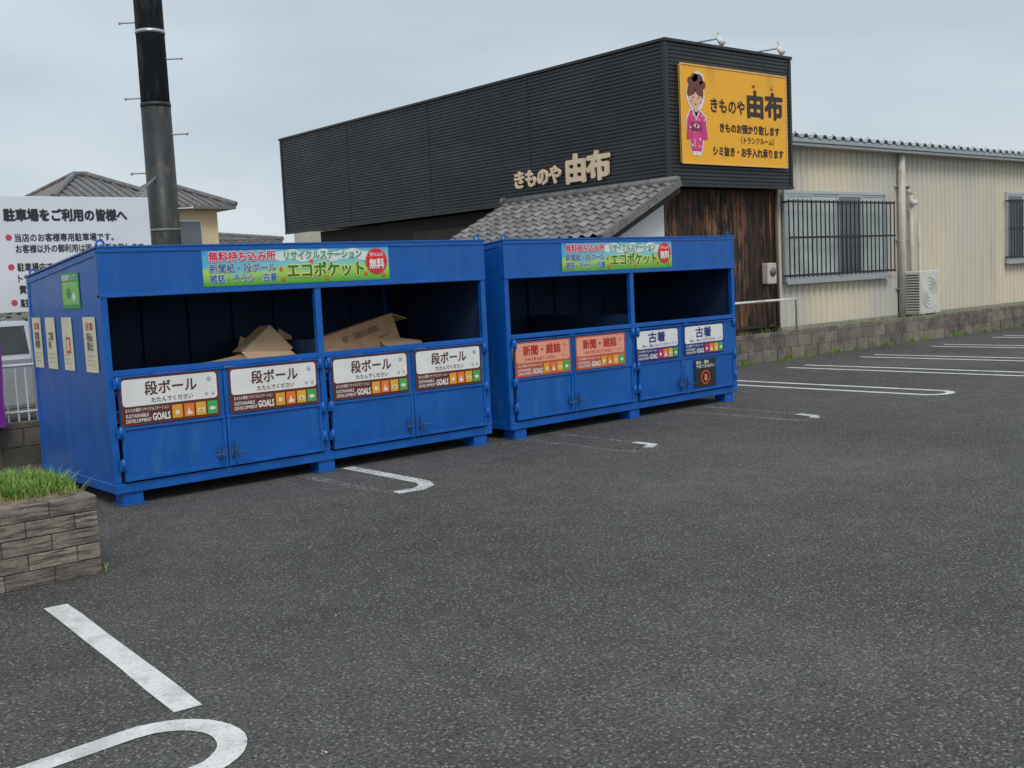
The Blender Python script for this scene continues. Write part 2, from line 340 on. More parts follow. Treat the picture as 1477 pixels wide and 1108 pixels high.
def make_bin(loc,rz,kind):
    b=E('recycling_bin',loc,rz)
    fr=F((0,-.022,0),(1,0,0),(0,0,1),(0,-1,0)); ff=F((0,-.004,0),(1,0,0),(0,0,1),(0,-1,0))
    L=[]
    for x in (.06,1.78,3.50):
        for y in (.02,DP-.18): L+=[(x,x+.16,y,y+.16,.014,.10),(x-.02,x+.18,y-.02,y+.18,0,.014)]
    boxes('feet',b,L,blue2,.004)
    boxes('base_frame',b,[(0,W,0,.06,.10,.175),(0,W,DP-.06,DP,.10,.175),(0,.06,.06,DP-.06,.10,.175),(W-.06,W,.06,DP-.06,.10,.175)],blue2,.005)
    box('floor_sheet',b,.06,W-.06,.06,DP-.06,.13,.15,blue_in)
    boxes('front_posts',b,[(0,.055,0,.055,.175,H1-.05),(W-.055,W,0,.055,.175,H1-.05),(1.835,1.895,-.003,.05,.175,1.60)],blue2,.005)
    boxes('door_mullions',b,[(.90,.96,.006,.04,.175,1.0),(2.76,2.82,.006,.04,.175,1.0)],blue2,.004)
    boxes('rear_posts',b,[(0,.055,DP-.055,DP,.175,HB-.05),(W-.055,W,DP-.055,DP,.175,HB-.05)],blue2,.005)
    for nm,x0,x1 in (('side_panel_left',.008,.02),('side_panel_right',W-.02,W-.008)):
        prism(nm,b,[(x0,.05,.17),(x0,DP-.05,.17),(x0,DP-.05,HB-.03),(x0,.05,H1-.03)],(x1-x0,0,0),blue)
        xl=x0+.013 if x0<1 else x0-.004
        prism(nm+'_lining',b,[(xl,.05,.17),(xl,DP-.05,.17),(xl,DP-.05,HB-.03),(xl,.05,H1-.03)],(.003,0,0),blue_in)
        xa=0 if x0<1 else W-.05
        prism(nm+'_top_rail',b,[(xa,0,H1-.05),(xa,DP,HB-.05),(xa,DP,HB),(xa,0,H1)],(.05,0,0),blue2,.004)
    prism('roof_sheet',b,[(-.01,-.015,H1+.003),(-.01,DP+.02,HB+.003),(-.01,DP+.02,HB+.02),(-.01,-.015,H1+.02)],(W+.02,0,0),blue,.003)
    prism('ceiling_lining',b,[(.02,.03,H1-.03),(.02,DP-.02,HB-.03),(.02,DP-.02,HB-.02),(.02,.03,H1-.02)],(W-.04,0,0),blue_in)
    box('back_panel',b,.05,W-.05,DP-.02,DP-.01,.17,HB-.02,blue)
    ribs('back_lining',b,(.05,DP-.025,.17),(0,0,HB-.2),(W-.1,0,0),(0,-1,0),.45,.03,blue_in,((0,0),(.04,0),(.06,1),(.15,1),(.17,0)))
    box('fascia',b,.0,W,-.004,.012,1.625,H1-.002,blue)
    boxes('fascia_edges',b,[(0,W,-.010,.05,1.60,1.625),(0,W,-.012,-.0045,H1-.03,H1)],blue2,.003)
    for x in (.05,W-.05,):
        for y in (.04,DP-.05):
            zt=H1+(HB-H1)*y/DP+.02
            ring=[(x+.028*math.cos(a),y,zt+.02+.028*math.sin(a)) for a in [i*math.pi/6 for i in range(13)]]
            tube('lifting_eye',b,ring,.009,blue2,8)
    boxes('opening_rail',b,[(.055,1.835,.0,.05,1.0,1.045),(1.895,W-.055,.0,.05,1.0,1.045)],blue2,.004)
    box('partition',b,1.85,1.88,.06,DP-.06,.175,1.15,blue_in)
    if kind=='a': D=[(.075,.925),(.935,1.82),(1.92,2.785),(2.795,3.645)]
    else: D=[(.075,.88),(.89,1.815),(1.91,2.665),(2.675,3.645)]
    lab=[(.08,.885),(.975,1.795),(1.94,2.745),(2.82,3.60)] if kind=='a' else [(.07,.845),(.925,1.69),(1.85+.02,2.60),(2.70,3.44)]
    for i,(a,c) in enumerate(D):
        top=.995 if kind=='a' else .985
        box('door_leaf',b,a,c,-.014,.004,.19,top,blue)
        e=.028
        boxes('door_frame',b,[(a,c,-.026,-.0145,.19,.19+e),(a,c,-.030,-.0145,top-.008,top+.004),(a,a+e,-.026,-.0145,.19+e,.585),(c-e,c,-.026,-.0145,.19+e,.585),(a,c,-.028,-.0145,.585,.603)],blue2,.003)
        hx=a-.008 if i%2==0 else c+.008
        for z in (.27,.52,.9): tube('hinge',b,[(hx,-.03,z),(hx,-.03,z+.10)],.014,blue2,10); boxes('hinge_leaf',b,[(hx-.03,hx+.03,-.0305,-.0265,z+.01,z+.09)],blue2)
        lx=c-.05 if i%2==0 else a+.05; sg=1 if i%2==0 else -1
        boxes('latch_plate',b,[(lx-.035,lx+.035,-.032,-.0265,.27,.36)],steel,.002)
        tube('latch_bolt',b,[(lx,-.045,.22),(lx,-.045,.40)],.008,blue2,8)
        tube('latch_handle',b,[(lx,-.045,.30),(lx,-.075,.30),(lx-.08*sg,-.078,.30)],.008,steel,8)
    for i,(a,c) in enumerate(lab):
        z1=.985 if kind=='a' else .965; z0=.615
        if kind=='a': sdg(b,fr,a,c,z0,z1,'a','段ボール','たたんでください',C(.10,.035,.02),C(.13,.03,.018),white)
        elif i<2: sdg(b,fr,a,c,z0,z1,'b','新聞・雑誌','ひもでまとめてください',C(.50,.03,.02),C(.55,.10,.05),C(.85,.36,.24))
        else: sdg(b,fr,a,c,z0,z1,'c','古着','洗い、袋に入れてください',C(.02,.04,.20),C(.015,.03,.17),white)
    if kind=='a': banner(b,.83,2.61,1.65,1.945,ff)
    else:
        banner(b,.80,2.55,1.645,1.94,ff)
        rect(b,'warning_sticker',2.87,3.27,.235,.56,fr,black,3)
        text(b,'warning_text','雨水・濡れ\nやめておねがい',2.90,3.24,.455,.545,fr,white,4,.02)
        disc(b,'warning_ring',3.07,.345,.085,.085,fr,C(.7,.06,.02),4,24); disc(b,'warning_ring_hole',3.07,.345,.066,.066,fr,black,5,24)
        poly(b,'warning_bar',[(3.01,.39),(3.02,.40),(3.13,.30),(3.12,.29)],fr,C(.7,.06,.02),7)
        disc(b,'warning_figure',3.07,.34,.025,.04,fr,C(.8,.4,.1),6,12)
    sf=F((.005,0,0),(0,-1,0),(0,0,1),(-1,0,0))
    if kind=='a':
        cream=C(.76,.70,.50)
        for k,(y0,y1) in enumerate(((.15,.42),(.68,.92),(1.09,1.33),(1.45,1.68))):
            rect(b,'notice_sheet',-y1,-y0,1.03,1.46,sf,cream,0)
            w=y1-y0
            if k in(0,3): text(b,'notice_text','注意' ,-y1+.2*w,-y0-.2*w,1.36,1.42,sf,C(.5,.1,.05),1,.03)
            if k==1:
                rect(b,'notice_mark',-y1+.3*w,-y0-.25*w,1.17,1.30,sf,C(.6,.08,.04),1); rect(b,'notice_mark_inner',-y1+.4*w,-y0-.35*w,1.19,1.28,sf,cream,2)
            else: text(b,'notice_text',['持込\n禁止','','ご案\n内','営業\n時間'][k],-y1+.25*w,-y0-.25*w,1.2,1.34,sf,C(.12,.1,.1),3,.02)
            for r_ in range(3): text(b,'notice_text','お願い致します。'[:6+r_%3],-y1+.15*w,-y0-.15*w,1.15-.035*r_,1.165-.035*r_,sf,C(.35,.33,.3),1,0)
        rect(b,'green_notice',-.84,-.43,1.53,1.81,sf,C(.04,.36,.07),0)
        rect(b,'green_notice_inner',-.82,-.45,1.56,1.74,sf,C(.25,.55,.15),1,r=.03)
        text(b,'green_notice_text','雑誌類ボックス',-.81,-.46,1.75,1.80,sf,white,2,.02)
        disc(b,'green_notice_mark',-.68,1.65,.07,.05,sf,C(.04,.30,.06),2,12,star=.3); disc(b,'green_notice_mark',-.56,1.62,.05,.04,sf,white,2,12,star=.3)
    return b
b1=make_bin((2.971,8.266,0),0,'a')
b2=make_bin((6.911,8.237,0),.031,'b')
# cardboard contents
def sheet(par,name,w,h,loc,rot,mat=cardb,flap=0,t=.007):
    o=box(name,par,-w/2,w/2,-t/2,t/2,0,h,mat); o.location=loc; o.rotation_euler=[math.radians(a) for a in rot]
    if flap:
        f=box(name+'_flap',par,-w/2,w/2,-t/2,t/2,0,flap,cardb2); f.parent=o; f.location=(0,0,h+.002); f.rotation_euler=(math.radians(-65),0,0)
    return o
cb=E('cardboard_pile',(2.971,8.266,0))
L=[]
for (xa,xb) in ((.12,1.78),(1.95,3.6)):
    z=.155
    while z<.93:
        a=random.uniform(0,.25); L.append((xa+a,xb-random.uniform(0,.25),.15+random.uniform(0,.1),1.5-random.uniform(0,.2),z,z+.03,random.uniform(.75,1.1))); z+=.036
boxes('flattened_stack',cb,L,cardb)
ct=E('carton_box'); ct.parent=cb; ct.location=(2.60,.62,.95); ct.rotation_euler=(math.radians(-10),math.radians(-11),math.radians(10))
boxes('carton_sides',ct,[(-.46,.46,-.16,-.152,0,.27),(-.46,.46,.16,.168,0,.27),(-.46,-.452,-.152,.16,0,.27),(.452,.46,-.152,.16,0,.27),(-.45,.45,-.15,.158,.255,.262)],cardb)
cf=F((-.46,-.161,0),(1,0,0),(0,0,1),(0,-1,0))
text(ct,'carton_print','CAREFUL HANDLE',.36,.70,.15,.21,cf,C(.16,.10,.06),0,.02); disc(ct,'carton_print',.26,.18,.035,.035,cf,C(.16,.10,.06),0,16); text(ct,'carton_print','JAPAN',.66,.80,.07,.10,cf,C(.16,.10,.06),0,0)
fl1=box('carton_flap',ct,0,.20,-.15,.158,0,.006,cardb2); fl1.location=(.458,0,.262); fl1.rotation_euler=(0,math.radians(28),0)
sheet(cb,'loose_sheet',.46,.18,(3.02,.40,.99),(-60,10,-10),cardb2)
sheet(cb,'loose_sheet',.45,.20,(2.2,.24,.99),(-70,3,10),cardb)
sheet(cb,'loose_sheet',.40,.28,(1.66,.36,.98),(-30,-30,20),cardb2,flap=.14)
sheet(cb,'loose_sheet',.34,.22,(1.46,.46,.98),(-38,24,-18),cardb)
sheet(cb,'loose_sheet',.5,.16,(1.5,.14,1.0),(-62,4,4),cardb2)
sheet(cb,'loose_sheet',.26,.24,(1.84,.55,.99),(-12,18,35),cardb)
sheet(cb,'loose_sheet',.36,.14,(1.22,.3,.98),(-64,-6,12),cardb2)
sheet(cb,'loose_sheet',.5,.10,(.75,.3,.98),(-72,-3,-6),cardb)
np_=E('newspaper_stack',(6.911,8.237,0),.031)
L=[]
for k in range(10):
    x=.15+.33*(k%5)
    for j in range(16): L.append((x+random.uniform(0,.03),x+.28,.2+.5*(k//5),.6+.5*(k//5),.155+.045*j,.195+.045*j,random.uniform(.7,1)))
boxes('paper_bundles',np_,L,M('newsprint',(.42,.41,.38),.9,tint=True))

# ---------------------------------------------------------------- block wall + fence
def blockwall(name,x0,x1,y,h,th=.12,dark=1.0):
    p=E(name); L=[]; rows=2; rh=h/ (rows+.35); 
    for r_ in range(3):
        z0=r_*rh+.0; z1=min(h,(r_+1)*rh)-.006
        x=x0-(.2 if r_%2 else 0)
        while x<x1:
            tn=random.uniform(.75,1.2)*dark; L.append((max(x,x0)+.004,min(x+.39,x1)-.004,y,y+th,z0,z1,(tn,tn*random.uniform(.96,1),tn*random.uniform(.9,1)))); x+=.40
    boxes('blocks',p,L,conc,.006,jit=.002)
    box('mortar_core',p,x0,x1,y+.008,y+th-.008,0,h-.012,mortar); return p
blockwall('concrete_block_wall',11.0,44,11.23,.486)
blockwall('concrete_block_wall',-9,10.99,11.27,.43,dark=.55)
fn=E('pipe_fence')
for i in range(60):
    x=-.9+.095*i; tube('picket',fn,[(x,11.33,.43),(x,11.33,.96)],.008,whitep,6)
tube('top_rail',fn,[(-1,11.33,.98),(4.8,11.33,.98)],.017,whitep); tube('bottom_rail',fn,[(-1,11.33,.52),(4.8,11.33,.52)],.012,whitep)
for x in (-1,.9,2.8,4.75): tube('fence_post',fn,[(x,11.33,.40),(x,11.33,1.02)],.02,whitep)

# ---------------------------------------------------------------- planter
pn=E('brick_planter'); L=[]
x0p,x1p,y0p,y1p,hp=-2.4,2.18,6.38,7.62,.47
rows=5; rh=hp/rows
for r_ in range(rows):
    z0,z1=r_*rh,(r_+1)*rh-.005; bl=.27
    x=x1p-(bl*.5 if r_%2 else bl)
    xe=x1p
    while xe>x0p:
        tn=random.uniform(.75,1.2); L.append((max(x,x0p)+.003,xe-.003,y0p,y0p+.11,z0,z1,(tn,tn*.98,tn*.95))); xe=x; x-=bl
    y=y0p+.113; first=True
    while y<y1p-.02:
        ln=bl*.5 if (first and r_%2) else bl; first=False
        tn=random.uniform(.75,1.2); L.append((x1p-.11,x1p,y,min(y+ln,y1p)-.005,z0,z1,(tn,tn*.98,tn*.95))); y+=ln
    L.append((x0p,x1p-.113,y1p-.1,y1p,z0,z1,1))
boxes('blocks',pn,L,brick,.005,jit=.002)
boxes('mortar_core',pn,[(x0p,x1p-.008,y0p+.008,y0p+.1,0,hp-.010),(x1p-.1,x1p-.008,y0p+.1,y1p-.01,0,hp-.010)],mortar)
vs=[];fs=[];nx,ny=60,20
for j in range(ny+1):
    for i in range(nx+1):
        x=x0p+.02+(x1p-.13-x0p)*i/nx; y=y0p+.10+(y1p-y0p-.2)*j/ny; vs.append((x,y,.445+.022*math.sin(x*3+y*5)+random.uniform(-.008,.012)))
for j in range(ny):
    for i in range(nx): k=j*(nx+1)+i; fs.append((k,k+1,k+nx+2,k+nx+1))
mesh('soil',pn,vs,fs,soil)
def blades(name,n,fn_,mat,h0,h1,w=.004,bend=.5):
    vs=[];fs=[]
    for i in range(n):
        x,y,z=fn_(); h=random.uniform(h0,h1); a=random.random()*6.28; dx,dy=math.cos(a),math.sin(a); bx,by=-dy*w,dx*w; q=h*bend*random.random()
        k=len(vs); vs+=[(x-bx,y-by,z),(x+bx,y+by,z),(x+dx*q*.4+bx*.7,y+dy*q*.4+by*.7,z+h*.6),(x+dx*q*.4-bx*.7,y+dy*q*.4-by*.7,z+h*.6),(x+dx*q,y+dy*q,z+h)]
        fs+=[(k,k+1,k+2,k+3),(k+3,k+2,k+4)]
    return mesh(name,None,vs,fs,mat)
cl=[(random.uniform(.5,2.05),random.uniform(6.85,7.52)) for _ in range(30)]+[(random.uniform(1.75,2.12),random.uniform(6.62,7.45)) for _ in range(18)]
def pg():
    c=random.choice(cl); return (min(2.15,c[0]+random.gauss(0,.07)),min(7.55,max(6.5,c[1]+random.gauss(0,.06))),.44)
blades('grass',8500,pg,grassM,.03,.13,.004,1.3)
blades('dry_grass',3200,lambda:(random.uniform(-2,2.08),random.uniform(6.5,7.5),.44),dryM,.02,.07,.003,1.8)
kc=[random.uniform(11,26) for _ in range(30)]
def kg():
    c=random.choice(kc); return (c+random.gauss(0,.08),11.22-abs(random.gauss(0,.025)),0)
blades('weeds',1500,kg,grassM,.03,.10,.004,.8)
blades('weeds',1400,lambda:(random.uniform(11.3,26),random.uniform(11.42,11.8),.36),grassM,.04,.2,.005,.6)
blades('weeds',260,lambda:(2.2+abs(random.gauss(0,.012)),random.uniform(6.4,7.6),0),grassM,.02,.06,.003,1.0)

# ---------------------------------------------------------------- kimono shop
ks=E('kimono_shop_building')
X0,Y0,X1,Y1,ZB,ZT=13.51,11.87,16.845,24.44,3.01,5.245
box('upper_box_core',ks,X0+.02,X1-.02,Y0+.02,Y1-.02,ZB+.01,ZT-.02,cladtrim)
pr=((0,0),(.18,1),(.74,1),(.92,0))
ribs('cladding_side',ks,(X0+.015,Y0+.03,ZB),(0,Y1-Y0-.06,0),(0,0,ZT-ZB),(-1,0,0),.062,.013,clad,pr)
ribs('cladding_front',ks,(X0+.03,Y0+.015,ZB),(X1-X0-.06,0,0),(0,0,ZT-ZB),(0,-1,0),.062,.013,clad,pr)
ribs('cladding_right',ks,(X1-.015,Y0+.03,ZB),(0,Y1-Y0-.06,0),(0,0,ZT-ZB),(1,0,0),.062,.013,clad,pr)
boxes('corner_trim',ks,[(X0-.012,X0+.05,Y0-.012,Y0+.05,ZB-.02,ZT),(X1-.05,X1+.012,Y0-.012,Y0+.05,ZB-.02,ZT),(X0-.012,X0+.05,Y1-.05,Y1+.012,ZB-.02,ZT)],cladtrim,.004)
boxes('coping',ks,[(X0-.03,X1+.03,Y0-.03,Y0+.12,ZT,ZT+.05),(X0-.03,X0+.12,Y0+.12,Y1+.03,ZT,ZT+.05),(X1-.12,X1+.03,Y0+.12,Y1+.03,ZT,ZT+.05)],cladtrim,.005)
boxes('bottom_trim',ks,[(X0-.02,X1+.02,Y0-.02,Y0+.1,ZB-.05,ZB),(X0-.02,X0+.1,Y0+.1,Y1+.02,ZB-.05,ZB)],cladtrim,.004)
box('flat_roof',ks,X0+.05,X1-.05,Y0+.05,Y1-.05,ZT-.06,ZT-.02,cladtrim)
boxes('panel_joints',ks,[(X0-.004,X0+.01,y,y+.012,ZB,ZT) for y in (15.2,18.3,21.4)],cladtrim)
box('lower_body',ks,X0+.45,X1-.02,12.30,Y1-.9,.36,ZB-.05,darkwood)
L=[];x=13.66
while x<16.80:
    w=random.choice((.12,.155,.155,.19)); tn=random.uniform(.45,1.3)
    if 14.7<x<15.9: tn*=1.5
    L.append((x,min(x+w-.008,16.8),12.20+random.uniform(0,.014),12.27,.36,ZB-.05,(tn,tn*.93,tn*.86))); x+=w
boxes('front_boards',ks,L,wood)
box('front_backing',ks,13.62,16.8,12.28,12.296,.36,ZB-.05,darkwood)
boxes('front_battens',ks,[(13.66,16.8,12.165,12.195,z,z+.05) for z in (.5,)],darkwood)
prism('gable_plaster',ks,[(12.2,12.12,.36),(13.64,12.12,.36),(13.64,12.12,2.92),(12.2,12.12,2.26)],(0,.12,0),plaster)
box('lean_to_wall',ks,12.2,12.3,12.24,15.7,.36,2.2,plaster)
box('recess_shutter',ks,X0+.40,X0+.447,16.6,19.6,.5,2.7,M('brown_shutter',(.05,.03,.025),.6))
# tiled lean-to roof
TX,TZ,EX,EZ,RY0,RY1=13.56,3.0,11.74,2.13,11.70,15.95
ncol,nrow=17,9; cs=8; vs=[];fs=[];tt=[]
sl=V((EX-TX,0,EZ-TZ)); nrm=V((-(EZ-TZ),0,EX-TX)).normalized()
if nrm.z<0: nrm=-nrm
NU=ncol*cs
for r_ in range(nrow):
    tn=[random.uniform(.75,1.25) for _ in range(ncol+1)]
    for q in range(2):
        t=(r_+q*.999)/nrow; h=.010+.036*q
        for i in range(NU+1):
            ph=(i/cs)%1.0; wv=(.5-.5*math.cos(2*math.pi*ph))**1.6
            vs.append(V((TX,RY0+(RY1-RY0)*i/NU,TZ))+sl*t+nrm*(h+.05*wv)); k=tn[i//cs]; tt.append((k,k,k))
for r_ in range(2*nrow-1):
    for i in range(NU): k=r_*(NU+1)+i; fs.append((k,k+NU+1,k+NU+2,k+1))
roofv=M('lean_to_tiles',(.235,.23,.225),.45,var=.2,scale=6,tint=True,dirt=(.10,.095,.085),dscale=9,drange=(.5,.75))
mesh('roof_tiles',ks,vs,fs,roofv,tt)
nn=nrm
def slab(name,y0,y1,h0,h1,mat,a=0.,b=1.):
    p0=V((TX,0,TZ))+sl*a; p1=V((TX,0,TZ))+sl*b
    pts=[p0+nn*h0,p1+nn*h0,p1+nn*h1,p0+nn*h1]; pts=[V((p.x,y0,p.z)) for p in pts]
    prism(name,ks,pts,(0,y1-y0,0),mat)
slab('roof_deck',RY0+.03,RY1,-.06,.008,darkwood,0,.99)
for r_ in range(nrow): slab('verge_tile',RY0-.05,RY0+.03,-.05+.0,.05+.012,rooft,r_/nrow,(r_+.97)/nrow)
slab('barge_board',RY0+.031,RY0+.06,-.16,-.061,darkwood,.0,1.0)
tube('ridge_cap',ks,[(TX-.08,RY0-.04,TZ+.03),(TX-.08,RY1,TZ+.03)],.075,rooft,12)
tube('ridge_end',ks,[(TX-.08,RY1,TZ+.05),(TX-.08,RY1+.05,TZ+.05)],.085,rooft,12)
tube('gutter',ks,[(EX-.05,RY0,EZ-.06),(EX-.05,RY1,EZ-.06)],.05,darkwood,10)
lf=F((X0-.02,0,0),(0,-1,0),(0,0,1),(-1,0,0))
text(ks,'raised_letters_small','きものや',-15.62,-14.36,3.25,3.57,lf,gold,6,.035,ext=.02)
text(ks,'raised_letters_large','由布',-14.22,-13.14,3.20,3.72,lf,gold,6,.045,ext=.02)
boxes('electric_meter',ks,[(16.30,16.56,12.05,12.19,1.28,1.66)],pvc,.02)
tube('meter_dial',ks,[(16.43,12.03,1.50),(16.43,12.055,1.50)],.08,glassd,16)
tube('conduit',ks,[(16.46,12.10,1.66),(16.46,12.10,2.96)],.02,M('rusty_pipe',(.17,.09,.05),.7)); tube('conduit',ks,[(16.34,12.10,.4),(16.34,12.10,1.28)],.018,darkwood)
tube('conduit',ks,[(16.70,12.14,.4),(16.70,12.14,2.96)],.03,M('rust_post',(.13,.075,.05),.7))
for x in (14.4,16.0):
    l=E('sign_spotlight'); l.parent=ks
    tube('arm',l,[(x,12.5,ZT+.04),(x,12.4,ZT+.10),(x,11.5,ZT+.05)],.014,alum,8)
    tube('head',l,[(x,11.52,ZT+.08),(x,11.42,ZT-.05)],.035,whitep,14,r2=.055)
    tube('lamp_bracket',l,[(x,11.5,ZT+.04),(x,11.5,ZT+.16)],.022,whitep,8)
# shop sign
sg=E('shop_sign')
sx0,sx1,sz0,sz1=13.80,16.60,3.34,4.90; sw,sh=sx1-sx0,sz1-sz0; yb=Y0-.06
boxes('board',sg,[(sx0,sx1,yb,Y0-.004,sz0,sz1)],yellow,.004)
boxes('frame',sg,[(sx0-.025,sx1+.025,yb-.012,yb-.001,sz1-.004,sz1+.022),(sx0-.025,sx1+.025,yb-.012,yb-.001,sz0-.022,sz0+.004),(sx0-.025,sx0+.004,yb-.012,yb-.001,sz0+.004,sz1-.004),(sx1-.004,sx1+.025,yb-.012,yb-.001,sz0+.004,sz1-.004)],C(.80,.50,.16),.003)
fs_=F((sx0,yb,sz0),(1,0,0),(0,0,1),(0,-1,0))
def st(b,a,c,t0,t1,bold=.02,m=None): text(sg,'lettering',b,a*sw,c*sw,(1-t1)*sh,(1-t0)*sh,fs_,m or C(.035,.02,.015),1,bold)
st('きものや',.26,.585,.31,.46,.03); st('由布',.605,.97,.18,.49,.045); st('ゆ',.66,.69,.12,.165,.02); st('ふ',.84,.87,.12,.165,.02)
st('きものお預かり致します',.34,.93,.56,.665,.04); st('（トランクルーム）',.54,.87,.69,.77,.025); st('シミ抜き・お手入れ承ります',.27,.965,.81,.915,.04)
skin=C(.80,.50,.34); hair=C(.16,.045,.03); pink=C(.72,.06,.25); pk2=C(.85,.45,.55); dk=C(.03,.015,.02)
def dd(nm,u,v,a,b,m,l,**k): disc(sg,nm,u*sw,(1-v)*sh,a*sw,b*sh,fs_,m,l,**k)
def pp(nm,pts,m,l): poly(sg,nm,[(u*sw,(1-v)*sh) for u,v in pts],fs_,m,l)
fig=[(.075,.46),(.165,.46),(.205,.52),(.215,.72),(.185,.74),(.17,.88),(.075,.88),(.065,.72),(.045,.72),(.045,.55)]
pp('illustration_outline',[(.12+(u-.12)*1.10,.67+(v-.67)*1.05) for u,v in fig],white,1)
pp('illustration_kimono',fig,pink,2)
dd('illustration_outline',.125,.30,.082,.165,white,1); dd('illustration_outline',.15,.13,.055,.075,white,1)
dd('illustration_hair',.125,.27,.073,.125,hair,2); dd('illustration_bun',.15,.14,.045,.06,hair,3)
for u,v in((.085,.16),(.12,.12),(.19,.19)): dd('illustration_hair',u,v,.028,.045,hair,3)
dd('illustration_face',.122,.335,.058,.098,skin,4)
dd('illustration_fringe',.09,.26,.045,.045,hair,5,rot=.5); dd('illustration_fringe',.155,.265,.035,.04,hair,5,rot=-.6)
for u in (.10,.15):
    pp('illustration_eye',[(u-.015,.335),(u,.318),(u+.015,.335),(u,.326)],dk,6); dd('illustration_cheek',u+(u-.125)*.7,.37,.011,.014,C(.85,.25,.2),5)
pp('illustration_mouth',[(.105,.385),(.122,.392),(.14,.385),(.122,.408)],C(.6,.04,.05),6)
dd('illustration_neck',.122,.45,.02,.03,skin,3)
pp('illustration_collar',[(.085,.455),(.10,.45),(.125,.53),(.15,.45),(.165,.455),(.125,.57)],pk2,4)
pp('illustration_obi',[(.075,.58),(.17,.58),(.172,.67),(.073,.67)],C(.25,.02,.12),4)
pp('illustration_sleeve',[(.045,.55),(.075,.52),(.09,.60),(.08,.76),(.035,.76)],C(.62,.04,.20),3); pp('illustration_sleeve',[(.17,.52),(.21,.55),(.225,.75),(.175,.76),(.16,.6)],C(.62,.04,.20),3)
dd('illustration_hand',.115,.615,.018,.022,skin,6); dd('illustration_hand',.135,.62,.018,.022,skin,6)
for i in range(26):
    u=random.uniform(.055,.195); v=random.uniform(.50,.86)
    if .57<v<.68 and .07<u<.175: continue
    if v>.76 and not .08<u<.165: continue
    dd('illustration_flower',u,v,.009,.016,[white,pk2,C(.8,.3,.1)][i%3],7+.05*i,n=10,star=.35)
dd('illustration_foot',.105,.905,.02,.018,white,2); dd('illustration_foot',.145,.905,.02,.018,white,2)

# ---------------------------------------------------------------- beige warehouse
wh=E('corrugated_warehouse_building'); WY=12.25; WX0,WX1,WZ=16.86,48.,3.86
ribs('front_cladding',wh,(WX0,WY,.36),(0,0,WZ-.36),(WX1-WX0,0,0),(0,-1,0),.19,.05,beige,((0,0),(.12,.75),(.25,1),(.38,.75),(.5,0),(.75,-.2)))
box('body',wh,WX0,WX1,WY+.025,30,.36,WZ-.02,beige)
boxes('base_trim',wh,[(WX0,WX1,WY-.065,WY-.052,.36,.47)],M('base_flashing',(.3,.28,.25),.6))
ribs('roof_sheet',wh,(X1+.05,WY-.35,WZ+.05),(0,14,.5),(WX1-X1,0,0),(0,0,1),.30,.07,M('roof_metal',(.45,.48,.50),.4,metal=.3),((0,0),(.2,0),(.38,1),(.6,1),(.8,0)))
boxes('eave_fascia',wh,[(X1+.03,WX1,WY-.33,WY-.30,WZ-.03,WZ+.05)],M('eave_metal',(.34,.38,.39),.45),.003)
boxes('gutter',wh,[(X1+.03,WX1,WY-.30,WY-.14,WZ-.09,WZ-.035)],M('gutter_grey',(.42,.44,.44),.5),.01)
boxes('soffit',wh,[(X1+.03,WX1,WY-.14,WY+.02,WZ-.02,WZ+.03)],pvc)
for x in [X1+.3+.6*i for i in range(48)]: tube('roof_bolt',wh,[(x,WY-.25,WZ+.12),(x,WY-.25,WZ+.17)],.014,alum,6)
def downpipe(x,r=.055,z0=.40,z1=WZ-.09,y=WY-.14):
    tube('downpipe',wh,[(x,y,z0),(x,y,z1)],r,pvc,12)
    boxes('pipe_clamp',wh,[(x-r-.02,x+r+.02,y-.0,WY-.02,z,z+.03) for z in (1.0,2.0,3.1)],alum)
downpipe(20.95,.075); downpipe(21.32,.045,.4,2.95)
tube('downpipe_elbow',wh,[(21.32,WY-.14,2.95),(21.32,WY-.14,3.02),(21.32,WY+.02,3.08)],.05,pvc)
tube('vent_cap',wh,[(21.25,WY-.2,2.78),(21.4,WY-.2,2.78)],.06,whitep)
downpipe(29.3,.06); 
def window(x0,x1,z0,z1,n,glass):
    w=E('barred_window'); w.parent=wh; y=WY-.075
    boxes('frame',w,[(x0,x1,y-.02,y+.04,z1-.06,z1),(x0,x1,y-.03,y+.04,z0,z0+.07),(x0,x0+.06,y-.02,y+.04,z0+.07,z1-.06),(x1-.06,x1,y-.02,y+.04,z0+.07,z1-.06)],alum,.004)
    box('sill',w,x0-.05,x1+.05,y-.09,y-.031,z0-.03,z0+.02,alum)
    wd=(x1-x0-.12)/n
    for i in range(n):
        a=x0+.06+wd*i; yy=y+.003+.012*(i%2)
        boxes('sash',w,[(a,a+.045,yy-.01,yy+.008,z0+.07,z1-.06),(a+wd-.045,a+wd,yy-.01,yy+.008,z0+.07,z1-.06),(a+.045,a+wd-.045,yy-.01,yy+.008,z1-.10,z1-.06),(a+.045,a+wd-.045,yy-.01,yy+.008,z0+.07,z0+.12)],alum)
        box('pane',w,a+.045,a+wd-.045,yy,yy+.006,z0+.12,z1-.10,glass[i%len(glass)])
    yb=y-.15; zt,zb=z1-.22,z0+.13
    k=int((x1-x0)/.135)
    boxes('bars',w,[(x0-.05+i*(x1-x0+.1)/k-.009,x0-.05+i*(x1-x0+.1)/k+.009,yb-.009,yb+.009,zb-.04,zt+.04) for i in range(k+1)],blackm)
    boxes('bar_rails',w,[(x0-.07,x1+.07,yb-.018,yb-.010,z-.02,z+.02) for z in (zt,(zt+zb)/2+.02,zb)]+[(x,x+.03,yb,y,z-.015,z+.015) for x in (x0-.05,(x0+x1)/2,x1+.02) for z in (zt,zb)],blackm)
window(16.98,20.46,1.28,2.98,4,[glassl,glassl,glassd,glassl]); window(25.65,29.0,1.42,3.08,4,[glassd,glassl]); window(32,35.5,1.42,3.08,4,[glassl,glassd])
